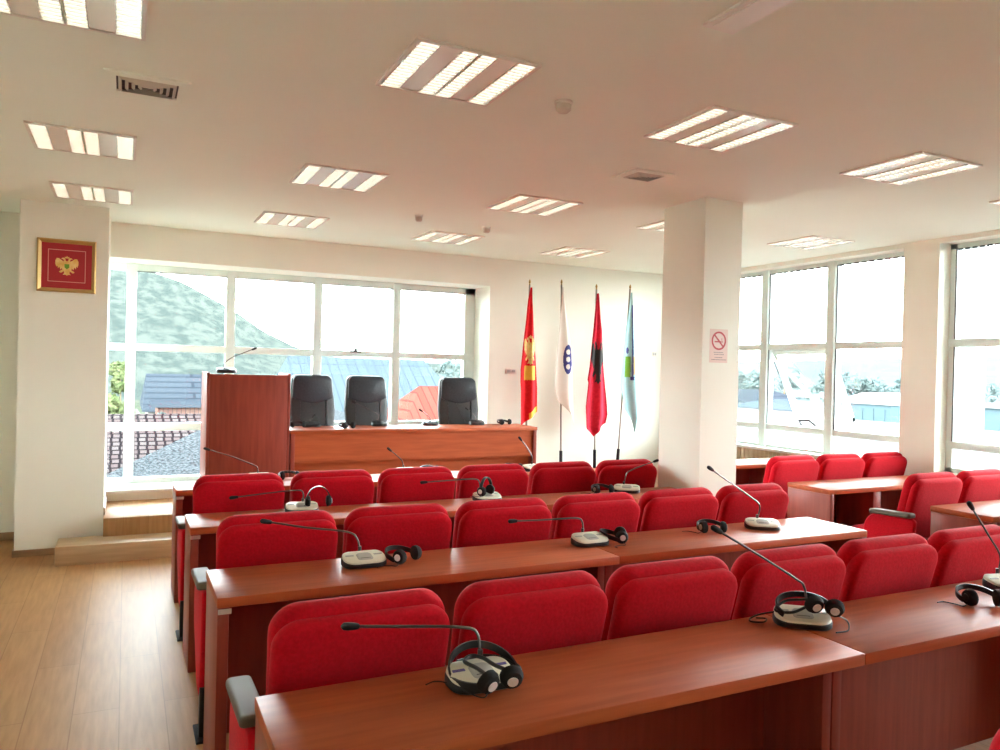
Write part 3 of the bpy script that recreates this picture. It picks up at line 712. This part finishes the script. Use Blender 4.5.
flag('white flag with a navy ring emblem, second from the left',
     [(4.495, 2.57), (4.49, 2.40), (4.46, 1.96), (4.44, 1.73), (4.425, 1.46), (4.44, 1.35), (4.50, 1.22), (4.62, 1.05)],
     [(4.505, 2.57), (4.54, 2.31), (4.61, 1.91), (4.64, 1.6), (4.65, 1.41), (4.685, .97)], 2.57, lambda u: 1.24 - .26 * u ** 1.2,
     ((4.50, 2.63), (4.56, .0)), 'flagwhite',
     [('ring_emblem', 'navy', lambda x, z, u, v: math.hypot((x - 4.575) / .058, (z - 1.74) / .17) < 1 and not any(math.hypot((x - 4.575) / .026, (z - c) / .030) < 1 for c in (1.655, 1.74, 1.825))),
      ], .8, 2.6)
flag('crimson flag with a black eagle, third from the left',
     [(4.975, 2.53), (4.96, 2.43), (4.92, 2.05), (4.88, 1.67), (4.85, 1.51), (4.865, 1.48), (4.83, 1.19), (4.85, .95), (4.90, .85)],
     [(4.985, 2.53), (5.0, 2.47), (5.06, 2.09), (5.08, 1.75), (5.095, 1.6), (5.14, 1.26), (5.155, 1.1), (5.12, .95)], 2.53, lambda u: (.93 - .09 * u / .3) if u < .3 else (.84 + .16 * (u - .3) / .7),
     ((4.98, 2.61), (5.02, .0)), 'flagcrim', [('eagle_emblem', 'eagleblack', lambda x, z, u, v: inside([(a * 1.0, c) for a, c in EAGLE], (x - 4.99) / .105, (z - 1.73) / .27))], 1.7, .2)
flag('pale blue flag with a green shield, rightmost of the four flags',
     [(5.455, 2.57), (5.44, 2.48), (5.38, 2.07), (5.33, 1.61), (5.32, 1.45), (5.37, 1.28), (5.39, 1.16), (5.47, 1.05), (5.53, .89)],
     [(5.465, 2.57), (5.48, 2.46), (5.52, 2.08), (5.59, 1.57), (5.64, 1.16), (5.62, 1.03), (5.56, .88)], 2.57, lambda u: 1.18 - .30 * min(1, u / .45) if u < .45 else .88 + .16 * (u - .45) / .55,
     ((5.465, 2.64), (5.31, .0)), 'flagblue',
     [('shield_emblem', 'green', lambda x, z, u, v: 5.385 < x < 5.455 and 1.55 < z < 1.80), ('tan_emblem', 'tanprint', lambda x, z, u, v: 5.485 < x < 5.52 and 1.58 < z < 1.80),
      ('stripe', 'navy', lambda x, z, u, v: abs(x - (5.47 + (2.4 - z) * .012)) < .008 and 1.52 < z < 2.42), ('crest_top', 'navy', lambda x, z, u, v: math.hypot((x - 5.415) / .02, (z - 1.87) / .04) < 1 or (5.455 < x < 5.50 and 1.515 < z < 1.555))], 1.3, 1.2)

# no smoking sign, socket, switch
sg = empty('no_smoking_sign', (3.872, 4.28, 1.85)); tag(sg, 'red no smoking sign with small text stuck on the pillar', 'sign')
MB().box(-.085, .085, -.0015, -.0003, -.16, .085).build('backing', 'paper', sg, False)
rg = MB(); n = 40
ring = lambda r_, y: [(r_ * cos(2 * pi * k / n), y, r_ * sin(2 * pi * k / n)) for k in range(n)]
rg.loft([ring(.068, -.0015), ring(.068, -.003), ring(.055, -.003), ring(.055, -.0015)], False, False).build('ring', 'signred', sg, False)
MB().box(-.058, .058, -.003, -.0015, -.006, .006).xf(Matrix.Rotation(R(45), 4, 'Y')).build('slash', 'signred', sg, False)
MB().box(-.040, .022, -.0028, -.0015, -.012, -.002).box(.026, .030, -.0028, -.0015, -.012, -.002).box(.034, .038, -.0028, -.0015, -.012, -.002).box(.026, .030, -.0028, -.0015, .0, .02).build('cigarette', 'signred', sg, False)
tx = MB()
for z, a in ((-.085, .045), (-.10, .040), (-.122, .035), (-.138, .065)):
    x = -a
    while x < a: l = random.uniform(.006, .016); tx.box(x, x + l, -.0025, -.0015, z - .003, z + .003); x += l + .004
tx.build('text', 'ink', sg, False)
def wallplate(x, z, w_, h_, label, name):
    r = empty(name, (x, YB, z)); tag(r, label, 'socket' if 'socket' in name else 'switch')
    MB().box(-w_, w_, -.01, 0, -h_, h_, .003).build('plate', 'plastic_w', r)
    MB().box(-w_ * .75, -.005, -.013, -.01, -h_ * .5, h_ * .5, .001).build('rocker', 'greyplastic', r); MB().box(.005, w_ * .75, -.013, -.01, -h_ * .5, h_ * .5, .001).build('rocker', 'greyplastic', r)
wallplate(4.02, 1.59, .07, .03, 'small double wall switch left of the scarlet flag', 'wall_switch')
wallplate(6.08, 1.85, .03, .03, 'small switch on the back wall right of the blue flag', 'wall_switch')

# ------------------------------------------------------------------ outside
struct(MB().box(-600, 900, 9.5, 900, -9, -8).box(9, 900, -400, 9.5, -9, -8).build('ground', 'ground', smooth=False), 'green ground far below the windows', 'ground')
def house(name, label, x0, x1, y0, y1, ze, zr, rx0, rx1, roofm, wallm='housewall', ry=None, xb0=None):
    r = empty(name, ((x0 + x1) / 2, (y0 + y1) / 2, -8)); tag(r, label, 'house', 'houses outside the windows'); ox, oy, oz = r.location
    e = .25; ry = (y0 + y1) / 2 if ry is None else ry
    xb = x0 if xb0 is None else xb0
    q4 = [(x0 + e - ox, y0 + e - oy), (x1 - e - ox, y0 + e - oy), (x1 - e - ox, y1 - e - oy), (xb + e - ox, y1 - e - oy)]
    MB().loft([[(a, b_, 0) for a, b_ in q4], [(a, b_, ze - oz) for a, b_ in q4]]).build('wall', wallm, r, False)
    P = [(x0, y0, ze), (x1, y0, ze), (x1, y1, ze), (xb, y1, ze), (rx0, ry, zr), (rx1, ry, zr)]
    P = [(a - ox, b_ - oy, c_ - oz) for a, b_, c_ in P]
    # roof faces as separate UV-free planes, textured in object space
    MB().add(P + [(a, b_, c_ - .12) for a, b_, c_ in P[:4]], [(0, 1, 5, 4), (1, 2, 5), (2, 3, 4, 5), (3, 0, 4), (0, 1, 7, 6), (1, 2, 8, 7), (2, 3, 9, 8), (3, 0, 6, 9), (6, 7, 8, 9)]).build('roof', roofm, r, False)
    return r, ox, oy, oz
house('house', 'nearest house with grey shingle hip roof below the left panes', -.72, 6.5, 11.5, 21, -.19, .70, 2.40, 4.0, 'shingle', ry=17.1, xb0=4.3)
house('house', 'house with weathered tile roof behind the shingle roof', -3.4, 3.2, 21.3, 28, -1.75, -.02, -3.0, 2.8, 'tiles', ry=26)
r, ox, oy, oz = house('house', 'low pink house under the slate roof left of the lectern', .9, 5.3, 32.2, 36, -.05, .0, 1.0, 5.2, 'slate', 'pinkwall')
house('house', 'pale gabled shed left of the low pink house', -.6, .82, 30.5, 33, -.9, -.2, .1, .4, 'housewall', 'housewall')
house('house', 'long house with blue slate roof seen left of the lectern', .7, 5.3, 38.5, 46, -.6, 1.0, .9, 5.1, 'slate', ry=42)
house('house', 'house with blue metal roof seen between the head chairs', 5.6, 15.2, 31, 41, -1.7, 2.02, 6.8, 13.6, 'metalroof', ry=36.5)
house('house', 'house with bright red roof right of the middle head chair', 7.2, 11.0, 21.5, 26.5, -.75, 1.0, 8.8, 9.5, 'redroof', ry=24)
house('house', 'pale house far outside the right window', 45, 51, 42, 50, -1.6, -.2, 46, 50, 'whitewall', 'whitewall', ry=46) if False else None
def far_house(x0, x1, y0, y1, zw, zr, roofm, wallm, label):
    r, ox, oy, oz = house('house', label, x0, x1, y0, y1, zw, zr, x0 + .4, x1 - .4, roofm, wallm)
    wm = MB()
    for k in range(4): a = y0 + .8 + k * (y1 - y0 - 1.6) / 4; wm.box(x0 + .2 - ox, x0 + .27 - ox, a - oy, a + .9 - oy, zw - 1.6 - oz, zw - .5 - oz)
    wm.build('window', 'bluewall', r, False)
far_house(58, 66, 43, 49, -.5, .4, 'whitewall', 'bluewall', 'white roofed house among trees outside the right window')
far_house(56, 62, 51, 60, -1.5, -.6, 'metalroof', 'whitewall', 'low far house behind the open window sash')
far_house(40, 48, 20, 25.2, .35, .7, 'whitewall', 'bluewall', 'blue grey building at the far right edge outside')
far_house(60, 70, 62, 74, -1.2, .0, 'slate', 'whitewall', 'far house outside beside the pillar')
r = empty('roof_terrace', (10.5, 10, -8)); tag(r, 'white roof terrace with parapet just outside the right windows', 'terrace')
MB().box(-2.6, 14, -14, 12, 0, 7.75).build('slab', 'whitewall', r, False)
MB().box(1.2, 1.4, -14, 12, 7.75, 8.85).build('parapet', 'whitewall', r, False)

def leafy_tree(x, y, z0, ztop, rad, m_, label, n=1600, group='trees outside the windows', size=.16):
    r = empty('tree', (x, y, z0)); tag(r, label, 'tree', group)
    H = ztop - z0
    MB().tube([(0, 0, 0), (.05, 0, H * .5), (0, .05, H * .9)], [rad * .12, rad * .08, rad * .02], 8).build('trunk', 'bark', r)
    lf = MB()
    blobs = [(random.uniform(-.5, .5) * rad, random.uniform(-.5, .5) * rad, H * random.uniform(.35, .95), rad * random.uniform(.35, .6)) for _ in range(14)]
    for k in range(n):
        bx, by, bz, br_ = random.choice(blobs)
        d = Vector((random.gauss(0, 1), random.gauss(0, 1), random.gauss(0, 1))).normalized() * br_ * random.uniform(.6, 1)
        p = Vector((bx, by, min(bz, H - br_ * .6))) + d
        u_ = Vector((random.gauss(0, 1), random.gauss(0, 1), random.gauss(0, 1))).normalized(); w_ = u_.orthogonal().normalized() * size * random.uniform(.6, 1.2); u_ = u_ * size
        lf.add([p - u_, p + w_ * .5, p + u_, p - w_ * .5], [(0, 1, 2, 3)])
    lf.build('foliage', m_, r, False)
leafy_tree(-.17, 29.2, -8, 2.1, .72, 'leaf', 'yellow green tree at the left edge of the back window', 2600, size=.13)
leafy_tree(1.02, 29.3, -8, .5, .36, 'leaf2', 'small dark tree beside the slate roof', 1200, size=.12)
leafy_tree(17.5, 42, -8, 1.9, 2.2, 'leaf2', 'hazy tree behind the right head chair', 1500, size=.3)
TR = [(75 + random.uniform(-1, 1), 82 - 5.8 * k, random.uniform(.9, 2.0)) for k in range(8)] + [(86 + random.uniform(-1, 1), 92 - 6.2 * k, random.uniform(1.8, 2.8)) for k in range(9)]
POSW = ['first', 'second', 'third', 'fourth', 'fifth', 'sixth', 'seventh', 'eighth', 'ninth', 'tenth', 'eleventh', 'twelfth', 'thirteenth', 'fourteenth', 'fifteenth', 'sixteenth', 'seventeenth']
for k, (x, y, zt_) in enumerate(sorted(TR, key=lambda t: -t[1] / t[0])):
    leafy_tree(x, y, -8, zt_, 2.9, 'leaf2', 'hazy tree outside the right windows, %s of the line from the left' % POSW[k], 1300, size=.38)

# wooded hills as one terrain mesh around the valley
def ridge(az):
    """elevation angle (tan) of the skyline against azimuth (radians from +Y towards +X)"""
    pts = [(-40, .09), (-20, .105), (-3, .1175), (-.9, .1155), (.6, .1105), (3.55, .0965), (5.53, .078), (6.9, .064), (8.7, .043), (10.7, .026), (12.1, .017), (14.3, .0108), (18.7, .0078), (24, .0075), (33, .010), (45, .0185), (60, .0285), (70, .031), (85, .03), (110, .03)]
    d = math.degrees(az)
    for (a, h_), (b__, g_) in zip(pts, pts[1:]):
        if a <= d <= b__: return h_ + (g_ - h_) * (d - a) / (b__ - a)
    return .03
hm = MB(); NA, NR = 260, 34; vs = []
from mathutils import noise
for j in range(NR + 1):
    for i in range(NA + 1):
        az = R(-40 + 150 * i / NA); t = j / NR
        d = 160 + 380 * t if True else 0
        sc = d
        hgt = (1.6 + ridge(az) * 540) * (t ** 1.35 if t < 1 else 1)
        nz_ = noise.fractal((sin(az) * d * .018, cos(az) * d * .018, 3.1), 1.0, 2.0, 5)
        k_ = 4.5 * nz_ * (ridge(az) / .1) * (1 - .55 * t)
        vs.append((sin(az) * d, cos(az) * d, -8 + (hgt + 8) * t ** .0 * (t ** .9) + k_ if t > 0 else -8.5))
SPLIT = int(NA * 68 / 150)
for nm, m_, i0, i1, lb in (('mountain', 'hill', 0, SPLIT, 'green wooded mountain slope outside the back window'), ('far_hills', 'farhill_hazed', SPLIT, NA, 'haze-tinted far hills beyond the trees outside the right windows')):
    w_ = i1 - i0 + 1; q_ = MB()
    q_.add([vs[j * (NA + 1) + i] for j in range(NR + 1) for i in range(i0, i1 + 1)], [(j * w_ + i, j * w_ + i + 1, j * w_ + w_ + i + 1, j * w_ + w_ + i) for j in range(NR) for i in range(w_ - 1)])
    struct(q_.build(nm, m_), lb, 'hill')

# ------------------------------------------------------------------ light
w = bpy.data.worlds.new('overcast sky'); scn.world = w; w.use_nodes = True
N, L = w.node_tree.nodes, w.node_tree.links; bg = N['Background']
tc = N.new('ShaderNodeTexCoord'); sp = N.new('ShaderNodeSeparateXYZ'); mr = N.new('ShaderNodeMapRange'); cr = N.new('ShaderNodeValToRGB')
mr.inputs['From Min'].default_value = 0.; mr.inputs['From Max'].default_value = 1.
cr.color_ramp.elements[0].color = (.95, .98, 1, 1); cr.color_ramp.elements[1].color = (.07, .09, .12, 1); cr.color_ramp.elements[1].position = .68
e_ = cr.color_ramp.elements.new(.38); e_.color = (.90, .95, 1, 1)
L.new(tc.outputs['Generated'], sp.inputs[0]); L.new(sp.outputs['Z'], mr.inputs['Value']); L.new(mr.outputs[0], cr.inputs[0]); L.new(cr.outputs[0], bg.inputs['Color'])
bg.inputs['Strength'].default_value = 3.1

# ------------------------------------------------------------------ camera
cam = bpy.data.cameras.new('camera'); co = bpy.data.objects.new('camera', cam); COL.objects.link(co); scn.camera = co
yaw, pitch, roll = .45667202, -.00664312, .02364745
r_ = Vector((cos(yaw), -sin(yaw), 0)); f_ = Vector((sin(yaw), cos(yaw), 0)); u_ = Vector((0, 0, 1))
f2 = f_ * cos(pitch) + u_ * sin(pitch); u2 = -f_ * sin(pitch) + u_ * cos(pitch)
r3 = r_ * cos(roll) + u2 * sin(roll); u3 = -r_ * sin(roll) + u2 * cos(roll)
co.matrix_world = Matrix(((r3.x, u3.x, -f2.x, 0), (r3.y, u3.y, -f2.y, 0), (r3.z, u3.z, -f2.z, 1.6), (0, 0, 0, 1)))
cam.sensor_width = 36; cam.lens = 36 * .76085; cam.clip_start = .02; cam.clip_end = 3000

vs_ = scn.view_settings
vs_.view_transform = 'Standard'; vs_.look = 'None'; vs_.gamma = 1; vs_.use_curve_mapping = False
vs_.exposure = 3.9
scn.cycles.max_bounces = 10; scn.cycles.diffuse_bounces = 6; scn.cycles.transparent_max_bounces = 16
